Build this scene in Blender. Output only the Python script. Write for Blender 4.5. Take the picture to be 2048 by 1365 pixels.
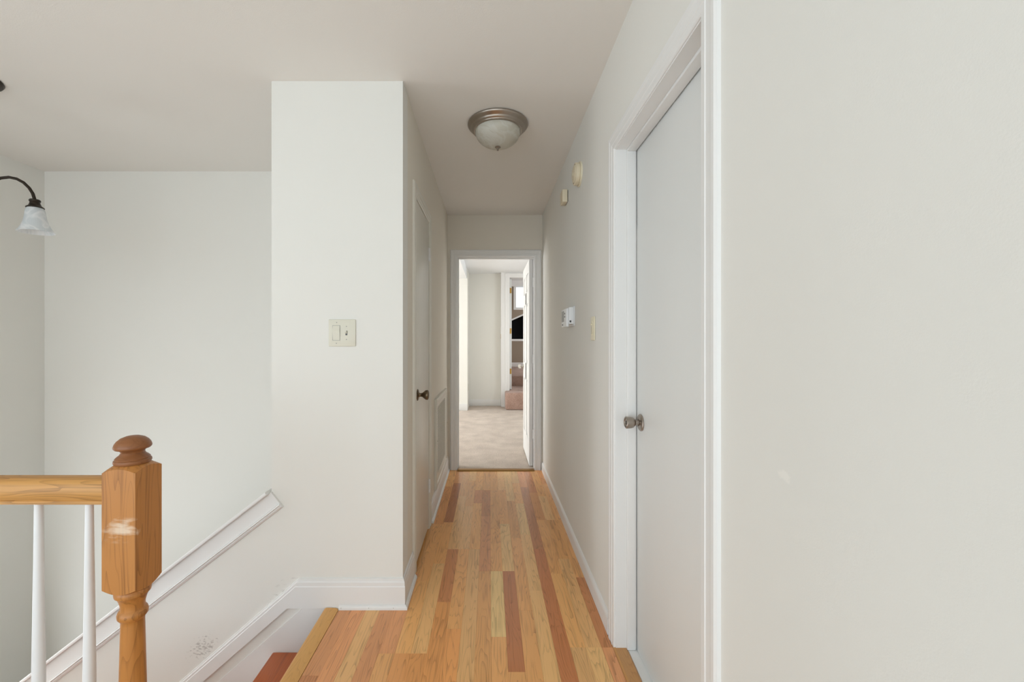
import bpy, bmesh, math, random
from mathutils import Vector, Matrix

random.seed(4)
scene = bpy.context.scene
for o in list(bpy.data.objects):
    bpy.data.objects.remove(o, do_unlink=True)
C = scene.collection
R = math.radians

# ------------------------------------------------------------------ camera
F = 830.0                       # focal length in pixels of the 2048 px frame
CZ = 1.234                      # camera height
cam_d = bpy.data.cameras.new('camera')
cam_d.sensor_width = 36.0
cam_d.sensor_fit = 'HORIZONTAL'
cam_d.lens = 36.0 * F / 2048.0
cam_d.shift_x = (1024 - 979) / 2048.0
cam_d.shift_y = 0.0
cam_d.clip_start = 0.02
cam = bpy.data.objects.new('camera', cam_d)
C.objects.link(cam)
cam.location = (0, 0, CZ)
cam.rotation_euler = (R(90), 0, 0)
scene.camera = cam

# ------------------------------------------------------------------ world, daylight, exposure
w = bpy.data.worlds.new('sky')
scene.world = w
w.use_nodes = True
bg = w.node_tree.nodes['Background']
bg.inputs['Color'].default_value = (0.81, 0.915, 1.0, 1)
bg.inputs['Strength'].default_value = 1.5
scene.view_settings.view_transform = 'Standard'
scene.view_settings.look = 'None'
scene.view_settings.gamma = 1.0
scene.view_settings.use_curve_mapping = False
scene.view_settings.exposure = 0.30


def area(name, loc, rot, sx, sy, power, col=(1, 1, 1)):
    d = bpy.data.lights.new(name, 'AREA')
    d.shape = 'RECTANGLE'
    d.size = sx
    d.size_y = sy
    d.energy = power
    d.color = col
    o = bpy.data.objects.new(name, d)
    C.objects.link(o)
    o.location = loc
    o.rotation_euler = rot
    return o


# daylight in the window openings of the rooms; most of these windows are added
area('added_light_rear', (-1.3, -3.55, 1.2), (R(90), 0, 0), 3.4, 2.2, 30, (0.74, 0.89, 1.0))  # window behind the viewer is unseen and added for daylight
area('added_light_left', (-3.24, -1.5, 1.2), (0, R(-90), 0), 2.2, 2.4, 16, (0.70, 0.87, 1.0))  # added to light the right wall through an unseen side window
area('added_light_stairwell', (-3.19, 1.55, -0.35), (0, R(-90), 0), 2.0, 0.7, 9.5, (0.97, 0.98, 1.0))  # entry glass is added, to light the stairwell ceiling from below
area('added_light_stairwell_low', (-3.19, 2.42, -1.2), (0, R(-90), 0), 1.8, 0.4, 1.1, (0.97, 0.98, 1.0))  # added out of view to lift the dark lower stairwell
area('daylight_bedroom', (-3.95, 5.7, 1.4), (0, R(-90), 0), 1.6, 2.4, 80, (0.93, 0.97, 1.0))
area('daylight_bedroom_side', (1.72, 5.9, 1.4), (0, R(90), 0), 1.4, 1.4, 9, (0.90, 0.96, 1.0))
area('added_light_stair_space', (2.53, 9.8, 1.7), (0, R(90), 0), 1.2, 1.4, 35, (0.95, 0.98, 1.0))  # unseen window light added to brighten the far stair space

# added sun through the rear window onto the unseen floor to bounce light up
sd = bpy.data.lights.new('added_sun', 'SUN')
sd.energy = 5.0
sd.angle = R(0.6)
sd.color = (1.0, 0.97, 0.92)
so = bpy.data.objects.new('added_sun', sd)
C.objects.link(so)
so.location = (0, -8, 8)
so.rotation_euler = (R(40), 0, 0)

# ------------------------------------------------------------------ materials


def nmat(name):
    m = bpy.data.materials.new(name)
    m.use_nodes = True
    nt = m.node_tree
    b = nt.nodes['Principled BSDF']
    return m, nt, b


def srgb(r, g, b):
    def f(c):
        c /= 255.0
        return c / 12.92 if c <= 0.04045 else ((c + 0.055) / 1.055) ** 2.4
    return (f(r), f(g), f(b), 1)


def node(nt, t, **kw):
    n = nt.nodes.new(t)
    for k, v in kw.items():
        setattr(n, k, v)
    return n


def simple(name, col, rough=0.5, metal=0.0, spec=0.5, var=0.04, vscale=6.0, bump=0.0, bscale=200.0):
    m, nt, b = nmat(name)
    L = nt.links
    b.inputs['Roughness'].default_value = rough
    b.inputs['Metallic'].default_value = metal
    b.inputs['Specular IOR Level'].default_value = spec
    g = node(nt, 'ShaderNodeNewGeometry')
    n = node(nt, 'ShaderNodeTexNoise')
    n.inputs['Scale'].default_value = vscale
    n.inputs['Detail'].default_value = 3
    L.new(g.outputs['Position'], n.inputs['Vector'])
    mx = node(nt, 'ShaderNodeMixRGB')
    mx.inputs[1].default_value = tuple(c * (1 - var) for c in col[:3]) + (1,)
    mx.inputs[2].default_value = tuple(min(1, c * (1 + var)) for c in col[:3]) + (1,)
    L.new(n.outputs['Fac'], mx.inputs[0])
    L.new(mx.outputs[0], b.inputs['Base Color'])
    if bump:
        n2 = node(nt, 'ShaderNodeTexNoise')
        n2.inputs['Scale'].default_value = bscale
        n2.inputs['Detail'].default_value = 2
        L.new(g.outputs['Position'], n2.inputs['Vector'])
        bp = node(nt, 'ShaderNodeBump')
        bp.inputs['Strength'].default_value = bump
        bp.inputs['Distance'].default_value = 0.002
        L.new(n2.outputs['Fac'], bp.inputs['Height'])
        L.new(bp.outputs['Normal'], b.inputs['Normal'])
    return m


def math_n(nt, op, a, b=None, clamp=False):
    n = node(nt, 'ShaderNodeMath', operation=op)
    n.use_clamp = clamp
    for i, v in enumerate((a, b)):
        if v is None:
            continue
        if isinstance(v, (int, float)):
            n.inputs[i].default_value = v
        else:
            nt.links.new(v, n.inputs[i])
    return n.outputs[0]


def add_mark(m, centre, size, scale, col, thresh=0.55, strength=0.6, stretch=(1, 1, 1), rot=0.0, soft=8.0):
    """a stain with its own ragged outline at one spot of a surface"""
    nt = m.node_tree
    L = nt.links
    b = nt.nodes['Principled BSDF']
    src = b.inputs['Base Color'].links[0].from_socket
    g = node(nt, 'ShaderNodeNewGeometry')
    mp = node(nt, 'ShaderNodeMapping', vector_type='TEXTURE')
    mp.inputs['Location'].default_value = centre
    mp.inputs['Rotation'].default_value = (0, rot, 0)
    mp.inputs['Scale'].default_value = size
    L.new(g.outputs['Position'], mp.inputs['Vector'])
    ln = node(nt, 'ShaderNodeVectorMath', operation='LENGTH')
    L.new(mp.outputs[0], ln.inputs[0])
    fall = math_n(nt, 'SUBTRACT', 1.0, ln.outputs['Value'], True)
    mp2 = node(nt, 'ShaderNodeMapping')
    mp2.inputs['Scale'].default_value = stretch
    L.new(g.outputs['Position'], mp2.inputs['Vector'])
    n = node(nt, 'ShaderNodeTexNoise')
    n.inputs['Scale'].default_value = scale
    n.inputs['Detail'].default_value = 5
    L.new(mp2.outputs[0], n.inputs['Vector'])
    v = math_n(nt, 'ADD', n.outputs['Fac'], math_n(nt, 'MULTIPLY', fall, 0.25))
    v = math_n(nt, 'MULTIPLY', math_n(nt, 'SUBTRACT', v, thresh), soft, True)
    v = math_n(nt, 'MULTIPLY', math_n(nt, 'MULTIPLY', v, math_n(nt, 'MULTIPLY', fall, 3.0, True)), strength)
    mx = node(nt, 'ShaderNodeMixRGB')
    L.new(v, mx.inputs[0])
    L.new(src, mx.inputs[1])
    mx.inputs[2].default_value = col
    L.new(mx.outputs[0], b.inputs['Base Color'])


def wood(name, col, axis, dark=0.62, rough=0.4, spec=0.5, use_obj=False, fine=1.0, ring=1.0, contrast=1.0):
    """oak: stretched pores and cathedral rings along the given axis"""
    m, nt, b = nmat(name)
    L = nt.links
    b.inputs['Roughness'].default_value = rough
    b.inputs['Specular IOR Level'].default_value = spec
    g = node(nt, 'ShaderNodeNewGeometry')
    oi = node(nt, 'ShaderNodeObjectInfo')
    off = node(nt, 'ShaderNodeVectorMath', operation='SCALE')
    comb = node(nt, 'ShaderNodeCombineXYZ')
    for i in range(3):
        L.new(oi.outputs['Random'], comb.inputs[i])
    L.new(comb.outputs[0], off.inputs[0])
    off.inputs['Scale'].default_value = 13.7
    add = node(nt, 'ShaderNodeVectorMath', operation='ADD')
    L.new(g.outputs['Position'], add.inputs[0])
    L.new(off.outputs[0], add.inputs[1])

    def mapped(along, across):
        mp = node(nt, 'ShaderNodeMapping')
        s = [across] * 3
        s['XYZ'.index(axis)] = along
        mp.inputs['Scale'].default_value = s
        L.new(add.outputs[0], mp.inputs['Vector'])
        return mp.outputs[0]
    # rings: contour lines of a stretched noise
    n1 = node(nt, 'ShaderNodeTexNoise')
    n1.inputs['Scale'].default_value = 1.0
    n1.inputs['Detail'].default_value = 2.0
    n1.inputs['Roughness'].default_value = 0.45
    L.new(mapped(1.6 * ring, 14 * ring), n1.inputs['Vector'])
    r1 = math_n(nt, 'FRACT', math_n(nt, 'MULTIPLY', n1.outputs['Fac'], 16.0))
    r1 = math_n(nt, 'POWER', r1, 3.0)
    # pores: very stretched fine noise
    n2 = node(nt, 'ShaderNodeTexNoise')
    n2.inputs['Scale'].default_value = 1.0
    n2.inputs['Detail'].default_value = 4.0
    L.new(mapped(9 * fine, 380 * fine), n2.inputs['Vector'])
    p = math_n(nt, 'MULTIPLY', math_n(nt, 'SUBTRACT', n2.outputs['Fac'], 0.42), 2.6, True)
    # broad tone
    n3 = node(nt, 'ShaderNodeTexNoise')
    n3.inputs['Scale'].default_value = 1.0
    n3.inputs['Detail'].default_value = 2.0
    L.new(mapped(2.2, 26), n3.inputs['Vector'])
    t = math_n(nt, 'ADD', math_n(nt, 'MULTIPLY', r1, 0.42 * contrast), math_n(nt, 'MULTIPLY', p, 0.50 * contrast))
    t = math_n(nt, 'ADD', t, math_n(nt, 'MULTIPLY', math_n(nt, 'SUBTRACT', n3.outputs['Fac'], 0.5), 0.9 * contrast))
    t = math_n(nt, 'MULTIPLY', math_n(nt, 'SUBTRACT', t, 0.20), 1.0, True)
    mx = node(nt, 'ShaderNodeMixRGB')
    dk = node(nt, 'ShaderNodeMixRGB', blend_type='MULTIPLY')
    dk.inputs[0].default_value = 1.0
    if use_obj:
        L.new(oi.outputs['Color'], mx.inputs[1])
        L.new(oi.outputs['Color'], dk.inputs[1])
    else:
        mx.inputs[1].default_value = col
        dk.inputs[1].default_value = col
    dk.inputs[2].default_value = (dark, dark * 0.86, dark * 0.72, 1)
    L.new(dk.outputs[0], mx.inputs[2])
    L.new(t, mx.inputs[0])
    L.new(mx.outputs[0], b.inputs['Base Color'])
    bp = node(nt, 'ShaderNodeBump')
    bp.inputs['Strength'].default_value = 0.12
    bp.inputs['Distance'].default_value = 0.0006
    bp.invert = True
    L.new(t, bp.inputs['Height'])
    L.new(bp.outputs['Normal'], b.inputs['Normal'])
    return m


WALLC = srgb(239, 236, 229)
M = {}
M['wall'] = simple('wall_paint', WALLC, 0.75, var=0.015, vscale=2.0, bump=0.08, bscale=350, spec=0.25)
M['wall_bounce'] = simple('wall_paint_warm_bounce', srgb(238, 230, 216), 0.75, var=0.015, vscale=2.0, bump=0.08, bscale=350, spec=0.25)  # same wall paint; warm floor bounce of the hall put into the colour
M['wall_stair'] = simple('stairwell_paint', srgb(238, 235, 228), 0.75, var=0.015, vscale=2.0, bump=0.08, bscale=350, spec=0.25)
M['wall_front'] = simple('front_wall_paint', WALLC, 0.75, var=0.015, vscale=2.0, bump=0.08, bscale=350, spec=0.25)
M['ceiling'] = simple('ceiling_paint', srgb(242, 237, 230), 0.85, var=0.012, vscale=1.6, bump=0.15, bscale=260, spec=0.2)
M['trim'] = simple('trim_paint', srgb(241, 239, 236), 0.42, var=0.012, vscale=5, spec=0.45)
M['door'] = simple('door_paint', srgb(238, 238, 235), 0.45, var=0.015, vscale=3, spec=0.45)
M['closet'] = simple('closet_paint', srgb(229, 224, 212), 0.32, var=0.02, vscale=4, spec=0.5)
M['plank'] = wood('laminate_oak', srgb(205, 150, 95), 'Y', dark=0.42, rough=0.25, use_obj=True, fine=0.6, contrast=1.15)
M['subfloor'] = wood('floor_oak', srgb(196, 140, 86), 'Y', rough=0.36)
M['nosing'] = wood('nosing_oak', srgb(226, 170, 98), 'Y', dark=0.6, rough=0.4)
M['strip'] = wood('threshold_oak', srgb(206, 152, 94), 'Y', dark=0.62, rough=0.4)
M['tread'] = wood('tread_oak', srgb(196, 98, 36), 'Y', dark=0.5, rough=0.3)
M['newel'] = wood('newel_oak', srgb(194, 130, 66), 'Z', dark=0.42, rough=0.4, fine=0.4, contrast=1.3)
M['finial'] = wood('finial_oak', srgb(146, 92, 52), 'X', dark=0.5, rough=0.4, fine=0.5)
M['rail'] = wood('rail_oak', srgb(208, 152, 84), 'X', dark=0.42, rough=0.4, fine=0.42, contrast=1.35)
M['baluster'] = simple('baluster_paint', srgb(240, 240, 240), 0.4, var=0.01)
M['nickel'] = simple('brushed_nickel', srgb(168, 158, 148), 0.34, metal=1.0, var=0.08, vscale=30)
M['chrome'] = simple('bright_nickel', srgb(205, 200, 192), 0.2, metal=1.0, var=0.05)
M['bronze'] = simple('oil_rubbed_bronze', srgb(52, 44, 36), 0.36, metal=0.7, var=0.15, vscale=25)
M['antique'] = simple('antique_brass', srgb(120, 104, 84), 0.33, metal=1.0, var=0.1, vscale=25)
M['brass'] = simple('brass', srgb(190, 150, 80), 0.3, metal=1.0, var=0.05)
M['sillmetal'] = simple('brass_threshold', srgb(150, 112, 62), 0.35, metal=0.8, var=0.1, vscale=20)
M['almond'] = simple('almond_plastic', srgb(226, 221, 204), 0.4, var=0.01)
M['ivory'] = simple('ivory_plastic', srgb(236, 226, 198), 0.38, var=0.01)
M['cream'] = simple('cream_plastic', srgb(232, 218, 190), 0.42, var=0.02)
M['whiteplastic'] = simple('white_plastic', srgb(238, 238, 238), 0.36, var=0.01)
M['darkplastic'] = simple('dark_plastic', srgb(60, 58, 58), 0.35, var=0.02)
M['greyplastic'] = simple('grey_plastic', srgb(120, 120, 118), 0.4, var=0.02)
M['steel'] = simple('screw_steel', srgb(150, 145, 138), 0.35, metal=0.9, var=0.03)
M['duct'] = simple('duct_dark', srgb(84, 74, 62), 0.7, var=0.05)
M['recess_shade'] = simple('recess_shade_black', srgb(6, 6, 6), 0.9, var=0.1)  # black base colour stands for the unlit inside of the recess
M['brownwall'] = simple('taupe_paint', srgb(158, 142, 124), 0.75, var=0.02, vscale=2)
M['roomwall'] = simple('bedroom_paint', srgb(241, 238, 230), 0.75, var=0.015, vscale=2, bump=0.08, bscale=350)
M['roomceil'] = simple('bedroom_ceiling_paint', srgb(243, 243, 242), 0.85, var=0.01)
add_mark(M['wall_front'], (-1.33, 1.925, -0.19), (0.11, 0.2, 0.07), 70, srgb(170, 163, 155), 0.66, 0.6, (1, 1, 1.6), R(-35))
add_mark(M['wall_front'], (-0.93, 1.925, 0.055), (0.16, 0.2, 0.10), 40, srgb(168, 160, 152), 0.70, 0.6, (0.5, 1, 2.5), R(-28))
add_mark(M['wall'], (0.507, 0.715, 1.0), (0.2, 0.030, 0.014), 60, srgb(252, 248, 240), 0.60, 0.5)
add_mark(M['newel'], (-0.946, 1.06, 0.752), (0.075, 0.03, 0.038), 55, srgb(240, 220, 196), 0.55, 0.75, (0.35, 1, 1.0), 0.0, 4.0)


def carpet(name, col, col2):
    m, nt, b = nmat(name)
    L = nt.links
    b.inputs['Roughness'].default_value = 0.95
    b.inputs['Specular IOR Level'].default_value = 0.1
    b.inputs['Sheen Weight'].default_value = 0.25
    g = node(nt, 'ShaderNodeNewGeometry')
    n = node(nt, 'ShaderNodeTexNoise')
    n.inputs['Scale'].default_value = 85
    n.inputs['Detail'].default_value = 5
    n.inputs['Roughness'].default_value = 0.7
    L.new(g.outputs['Position'], n.inputs['Vector'])
    n2 = node(nt, 'ShaderNodeTexNoise')
    n2.inputs['Scale'].default_value = 5
    n2.inputs['Detail'].default_value = 3
    L.new(g.outputs['Position'], n2.inputs['Vector'])
    v = math_n(nt, 'ADD', math_n(nt, 'MULTIPLY', n.outputs['Fac'], 0.8), math_n(nt, 'MULTIPLY', n2.outputs['Fac'], 0.5))
    v = math_n(nt, 'MULTIPLY', math_n(nt, 'SUBTRACT', v, 0.45), 2.6, True)
    mx = node(nt, 'ShaderNodeMixRGB')
    mx.inputs[1].default_value = col2
    mx.inputs[2].default_value = col
    L.new(v, mx.inputs[0])
    L.new(mx.outputs[0], b.inputs['Base Color'])
    bp = node(nt, 'ShaderNodeBump')
    bp.inputs['Strength'].default_value = 0.9
    bp.inputs['Distance'].default_value = 0.012
    L.new(n.outputs['Fac'], bp.inputs['Height'])
    L.new(bp.outputs['Normal'], b.inputs['Normal'])
    return m


M['carpet'] = carpet('beige_carpet', srgb(226, 209, 193), srgb(184, 166, 150))
M['bouncecarpet'] = carpet('pale_bounce_carpet', srgb(232, 226, 218), srgb(205, 198, 190))  # unseen pale floor, added to bounce light up to the ceiling
M['stepcarpet'] = carpet('rose_carpet', srgb(196, 164, 148), srgb(150, 118, 104))


def alabaster(name, base, vein, trans=0.35):
    m, nt, b = nmat(name)
    L = nt.links
    b.inputs['Roughness'].default_value = 0.28
    b.inputs['Subsurface Weight'].default_value = 0.0
    b.inputs['Transmission Weight'].default_value = 0.0
    g = node(nt, 'ShaderNodeNewGeometry')
    n = node(nt, 'ShaderNodeTexNoise')
    n.inputs['Scale'].default_value = 9
    n.inputs['Detail'].default_value = 4
    n.inputs['Distortion'].default_value = 1.5
    L.new(g.outputs['Position'], n.inputs['Vector'])
    r = math_n(nt, 'ABSOLUTE', math_n(nt, 'SUBTRACT', n.outputs['Fac'], 0.5))
    r = math_n(nt, 'SUBTRACT', 1.0, math_n(nt, 'MULTIPLY', r, 11.0), True)
    mx = node(nt, 'ShaderNodeMixRGB')
    mx.inputs[1].default_value = base
    mx.inputs[2].default_value = vein
    L.new(r, mx.inputs[0])
    L.new(mx.outputs[0], b.inputs['Base Color'])
    tr = node(nt, 'ShaderNodeBsdfTranslucent')
    L.new(mx.outputs[0], tr.inputs['Color'])
    ms = node(nt, 'ShaderNodeMixShader')
    ms.inputs[0].default_value = trans
    L.new(b.outputs[0], ms.inputs[1])
    L.new(tr.outputs[0], ms.inputs[2])
    L.new(ms.outputs[0], nt.nodes['Material Output'].inputs['Surface'])
    return m


M['alabaster'] = alabaster('alabaster_glass', srgb(228, 223, 208), srgb(240, 237, 226))
M['frost'] = alabaster('frosted_white_glass', srgb(232, 235, 236), srgb(250, 250, 250), 0.45)


def glass(name):
    m, nt, b = nmat(name)
    L = nt.links
    t = node(nt, 'ShaderNodeBsdfTransparent')
    gl = node(nt, 'ShaderNodeBsdfGlossy')
    gl.inputs['Roughness'].default_value = 0.02
    ms = node(nt, 'ShaderNodeMixShader')
    ms.inputs[0].default_value = 0.06
    L.new(t.outputs[0], ms.inputs[1])
    L.new(gl.outputs[0], ms.inputs[2])
    L.new(ms.outputs[0], nt.nodes['Material Output'].inputs['Surface'])
    return m


M['pane'] = glass('window_glass')

# ------------------------------------------------------------------ mesh helpers


def bx(bm, x0, x1, y0, y1, z0, z1, bevel=0.0, seg=2):
    vs = [bm.verts.new(p) for p in ((x0, y0, z0), (x1, y0, z0), (x1, y1, z0), (x0, y1, z0),
                                    (x0, y0, z1), (x1, y0, z1), (x1, y1, z1), (x0, y1, z1))]
    fs = [bm.faces.new([vs[i] for i in f]) for f in ((0, 3, 2, 1), (4, 5, 6, 7), (0, 1, 5, 4),
                                                     (1, 2, 6, 5), (2, 3, 7, 6), (3, 0, 4, 7))]
    if bevel:
        es = list({e for f in fs for e in f.edges})
        bmesh.ops.bevel(bm, geom=es, offset=bevel, segments=seg, profile=0.5, affect='EDGES')


def prism(bm, pts, y0, y1, axis='Y'):
    """polygon in the plane across `axis`, pulled from y0 to y1"""
    def P(p, t):
        if axis == 'Y':
            return (p[0], t, p[1])
        if axis == 'X':
            return (t, p[0], p[1])
        return (p[0], p[1], t)
    a = [bm.verts.new(P(p, y0)) for p in pts]
    b = [bm.verts.new(P(p, y1)) for p in pts]
    n = len(pts)
    bm.faces.new(a)
    bm.faces.new(b[::-1])
    for i in range(n):
        j = (i + 1) % n
        bm.faces.new((a[j], a[i], b[i], b[j]))
    bmesh.ops.recalc_face_normals(bm, faces=bm.faces)


def lathe(bm, prof, origin=(0, 0, 0), axis=(0, 0, 1), n=40, cap=True):
    """profile of (radius, height) turned about an axis"""
    q = Vector((0, 0, 1)).rotation_difference(Vector(axis)).to_matrix().to_4x4()
    mt = Matrix.Translation(origin) @ q
    rings = []
    for r, h in prof:
        if r < 1e-5:
            rings.append([bm.verts.new(mt @ Vector((0, 0, h)))])
        else:
            rings.append([bm.verts.new(mt @ Vector((r * math.cos(2 * math.pi * k / n), r * math.sin(2 * math.pi * k / n), h))) for k in range(n)])
    for a, b in zip(rings, rings[1:]):
        if len(a) == 1 and len(b) == 1:
            continue
        for k in range(n):
            l = (k + 1) % n
            if len(a) == 1:
                bm.faces.new((a[0], b[l], b[k]))
            elif len(b) == 1:
                bm.faces.new((a[k], a[l], b[0]))
            else:
                bm.faces.new((a[k], a[l], b[l], b[k]))
    if cap:
        if len(rings[0]) > 1:
            bm.faces.new(rings[0][::-1])
        if len(rings[-1]) > 1:
            bm.faces.new(rings[-1])
    bmesh.ops.recalc_face_normals(bm, faces=bm.faces)


def tube(bm, pts, r, n=10):
    pts = [Vector(p) for p in pts]
    rings = []
    up = None
    for i, p in enumerate(pts):
        d = (pts[min(i + 1, len(pts) - 1)] - pts[max(i - 1, 0)]).normalized()
        if up is None:
            up = d.orthogonal().normalized()
        up = (up - d * up.dot(d)).normalized()
        s = d.cross(up)
        rings.append([bm.verts.new(p + r * (math.cos(2 * math.pi * k / n) * up + math.sin(2 * math.pi * k / n) * s)) for k in range(n)])
    for a, b in zip(rings, rings[1:]):
        for k in range(n):
            l = (k + 1) % n
            bm.faces.new((a[k], a[l], b[l], b[k]))
    bm.faces.new(rings[0][::-1])
    bm.faces.new(rings[-1])
    bmesh.ops.recalc_face_normals(bm, faces=bm.faces)


def sweep(bm, stations):
    """stations: lists of equal length of points (closed profile); skin them and cap the ends"""
    rings = [[bm.verts.new(p) for p in s] for s in stations]
    n = len(rings[0])
    for a, b in zip(rings, rings[1:]):
        for k in range(n):
            l = (k + 1) % n
            bm.faces.new((a[k], a[l], b[l], b[k]))
    bm.faces.new(rings[0][::-1])
    bm.faces.new(rings[-1])
    bmesh.ops.recalc_face_normals(bm, faces=bm.faces)


def obj(name, bm, mat, parent=None, smooth=False, kind=None, angle=35):
    me = bpy.data.meshes.new(name)
    bm.to_mesh(me)
    bm.free()
    me.materials.append(M[mat])
    if smooth:
        for p in me.polygons:
            p.use_smooth = True
        me.set_sharp_from_angle(angle=R(angle))
    o = bpy.data.objects.new(name, me)
    C.objects.link(o)
    if parent:
        o.parent = parent
        o.matrix_parent_inverse = Matrix.Translation(-parent.location)
    if kind:
        o['kind'] = kind
    return o


def tag(o, label, cat, group=None, kind=None):
    o['label'] = label
    o['category'] = cat
    if group:
        o['group'] = group
    if kind:
        o['kind'] = kind
    return o


def thing(name, label, cat, loc=(0, 0, 0), group=None, kind=None):
    o = bpy.data.objects.new(name, None)
    C.objects.link(o)
    o.location = loc
    return tag(o, label, cat, group, kind)


def N():
    return bmesh.new()


def boxobj(name, mat, dims, parent=None, bevel=0.0, kind=None, seg=2):
    bm = N()
    bx(bm, *dims, bevel=bevel, seg=seg)
    return obj(name, bm, mat, parent, smooth=bool(bevel), kind=kind)


def struct(name, bm, mat, label, cat, smooth=False):
    return tag(obj(name, bm, mat, smooth=smooth), label, cat, kind='structure')


# ------------------------------------------------------------------ the setting
H = 2.44
XR = 0.507          # right wall
XL = -0.402         # left wall of the hall
YF = 1.925          # front wall face
XP = -1.011         # left end of the front wall
YE = 3.97           # end wall of the hall
YS = 2.95           # stairwell back wall
XS = -3.163         # stairwell left wall
YB = -3.5           # behind the camera
D1 = (0.985, 1.66, 2.0)      # right door opening: y0, y1, head
D2 = (2.245, 2.72, 2.005)    # closet opening
E0, E1, EH = -0.306, 0.426, 2.038

# floor slab and its laminate strips
bm = N()
bx(bm, -0.757, XR + 0.12, YB, YE + 0.02, -0.20, -0.010)
bx(bm, XS, -0.757, YB, 1.16, -0.20, -0.010)
floor = struct('floor', bm, 'subfloor', 'oak strip laminate floor running down the hallway', 'floor')
bm = N()
bx(bm, XS, -0.757, 0.2, 1.16, -0.010, 0.0)
obj('near_floor_surface', bm, 'subfloor', floor)
bm = N()
bx(bm, XS, -0.757, YB, 0.2, -0.010, 0.004)
bx(bm, -0.757, 0.496, YB, 0.30, -0.010, 0.004)
struct('floor_bounce', bm, 'bouncecarpet', 'pale carpet added unseen behind the viewer to bounce light upward', 'carpet')
TONE = {'l': (255, 198, 132), 'y': (255, 204, 138), 'm': (250, 184, 116), 'o': (243, 170, 103),
        'r': (236, 165, 110), 'd': (220, 148, 95), 'k': (206, 132, 83)}
COLS = {   # strip: ends from far to near, tones of the pieces between them
    0: ([2.3, 1.529, 0.9], 'rdm'), 1: ([1.9, 1.25, 0.8], 'rrm'), 2: ([2.4, 1.35, 0.7], 'lyl'),
    3: ([2.2, 1.30, 0.8], 'rrd'), 4: ([2.2, 1.638, 1.0], 'mrmo'),
    5: ([3.52, 2.79, 2.131, 1.638, 0.9], 'mommom'), 6: ([3.60, 2.823, 2.30, 1.638, 1.0], 'okmlom'),
    7: ([3.3, 2.459, 1.962, 1.30, 0.8], 'mldoml'), 8: ([3.658, 3.10, 2.459, 1.778, 1.2, 0.7], 'lmlmomm'),
    9: ([3.43, 3.156, 2.459, 1.35, 0.9], 'mdmlmo'), 10: ([3.43, 2.92, 2.224, 1.33, 0.8], 'mdrmom'),
    11: ([3.43, 2.724, 2.224, 1.730, 1.2, 0.7], 'mmmymlm'), 12: ([3.43, 2.8, 2.224, 1.547, 1.0], 'lmlkmo'),
    13: ([3.2, 2.6, 1.9, 1.25, 0.8], 'lmmmom'), 14: ([3.6, 3.15, 2.645, 2.05, 1.35, 0.8], 'ymllllm'),
    15: ([3.5, 2.459, 1.42, 0.9], 'rdkmm'), 16: ([3.375, 2.86, 2.2, 1.671, 1.1, 0.7], 'dommlmo'),
    17: ([3.3, 2.86, 2.349, 1.671, 1.15, 0.7], 'mlmllml'), 18: ([3.57, 2.86, 2.165, 1.671, 1.1], 'dommdrm'),
}
unit = {}


def plank(x0, x1, y0, y1, tone):
    key = (round(x1 - x0, 4), round(y1 - y0, 3))
    if key not in unit:
        b = N()
        hw, hl = (x1 - x0) / 2 - 0.00012, (y1 - y0) / 2 - 0.00015
        bx(b, -hw, hw, -hl, hl, -0.010, 0.0)
        top = [e for e in b.edges if all(v.co.z > -0.001 for v in e.verts)]
        bmesh.ops.bevel(b, geom=top, offset=0.0004, segments=1, affect='EDGES')
        me = bpy.data.meshes.new('plank')
        b.to_mesh(me)
        b.free()
        me.materials.append(M['plank'])
        unit[key] = me
    o = bpy.data.objects.new('plank', unit[key])
    C.objects.link(o)
    o.parent = floor
    o.location = ((x0 + x1) / 2, (y0 + y1) / 2, random.uniform(-0.0002, 0.0002))
    j = random.uniform(0.95, 1.05)
    c = TONE[tone]
    o.color = srgb(*[min(255, v * j) for v in c])


for k in range(19):
    x0 = -0.692 + 0.0635 * k
    x1 = min(x0 + 0.0635, 0.496)
    ends, tones = COLS[k]
    far = YE + 0.005 if x1 > XL - 0.01 else YF - 0.005
    ys = [far] + [e for e in ends if e < far - 0.05] + [0.30]
    tn = tones[-(len(ys) - 1):] if len(tones) >= len(ys) - 1 else tones + 'm' * (len(ys) - 1 - len(tones))
    for i in range(len(ys) - 1):
        plank(x0, x1, ys[i + 1], ys[i], tn[i])

# stair nosing along the floor edge and the oak strip at the right door
bm = N()
pts = [(-0.757, -0.010), (-0.760, -0.003), (-0.757, 0.004), (-0.748, 0.007), (-0.708, 0.006), (-0.6935, 0.001), (-0.6935, -0.012), (-0.74, -0.012)]
prism(bm, pts, 1.10, YF - 0.017)
tag(obj('stair_nosing', bm, 'nosing', smooth=True, angle=50), 'yellowish oak nosing strip along the top edge of the stairs', 'nosing', kind='structure')
bm = N()
prism(bm, [(0.4965, -0.010), (0.4965, 0.001), (0.503, 0.006), (0.545, 0.006), (0.552, 0.001), (0.552, -0.010)], D1[0] + 0.001, D1[1] + 0.025)
tag(obj('trim_1', bm, 'strip'), 'brownish oak strip on the floor along the right doorway', 'threshold', kind='structure')
bm = N()
bx(bm, 0.5525, 0.637, D1[0] + 0.001, D1[1] - 0.001, -0.010, 0.003, bevel=0.001)
tag(obj('trim_2', bm, 'trim'), 'white painted sill under the closed right door', 'sill', kind='structure')

# ceiling
bm = N()
bx(bm, XS - 0.1, XR + 0.13, YB - 0.1, YE + 0.12, H, H + 0.08)
struct('ceiling', bm, 'ceiling', 'off white flat ceiling over hallway and stairwell', 'ceiling')

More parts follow.
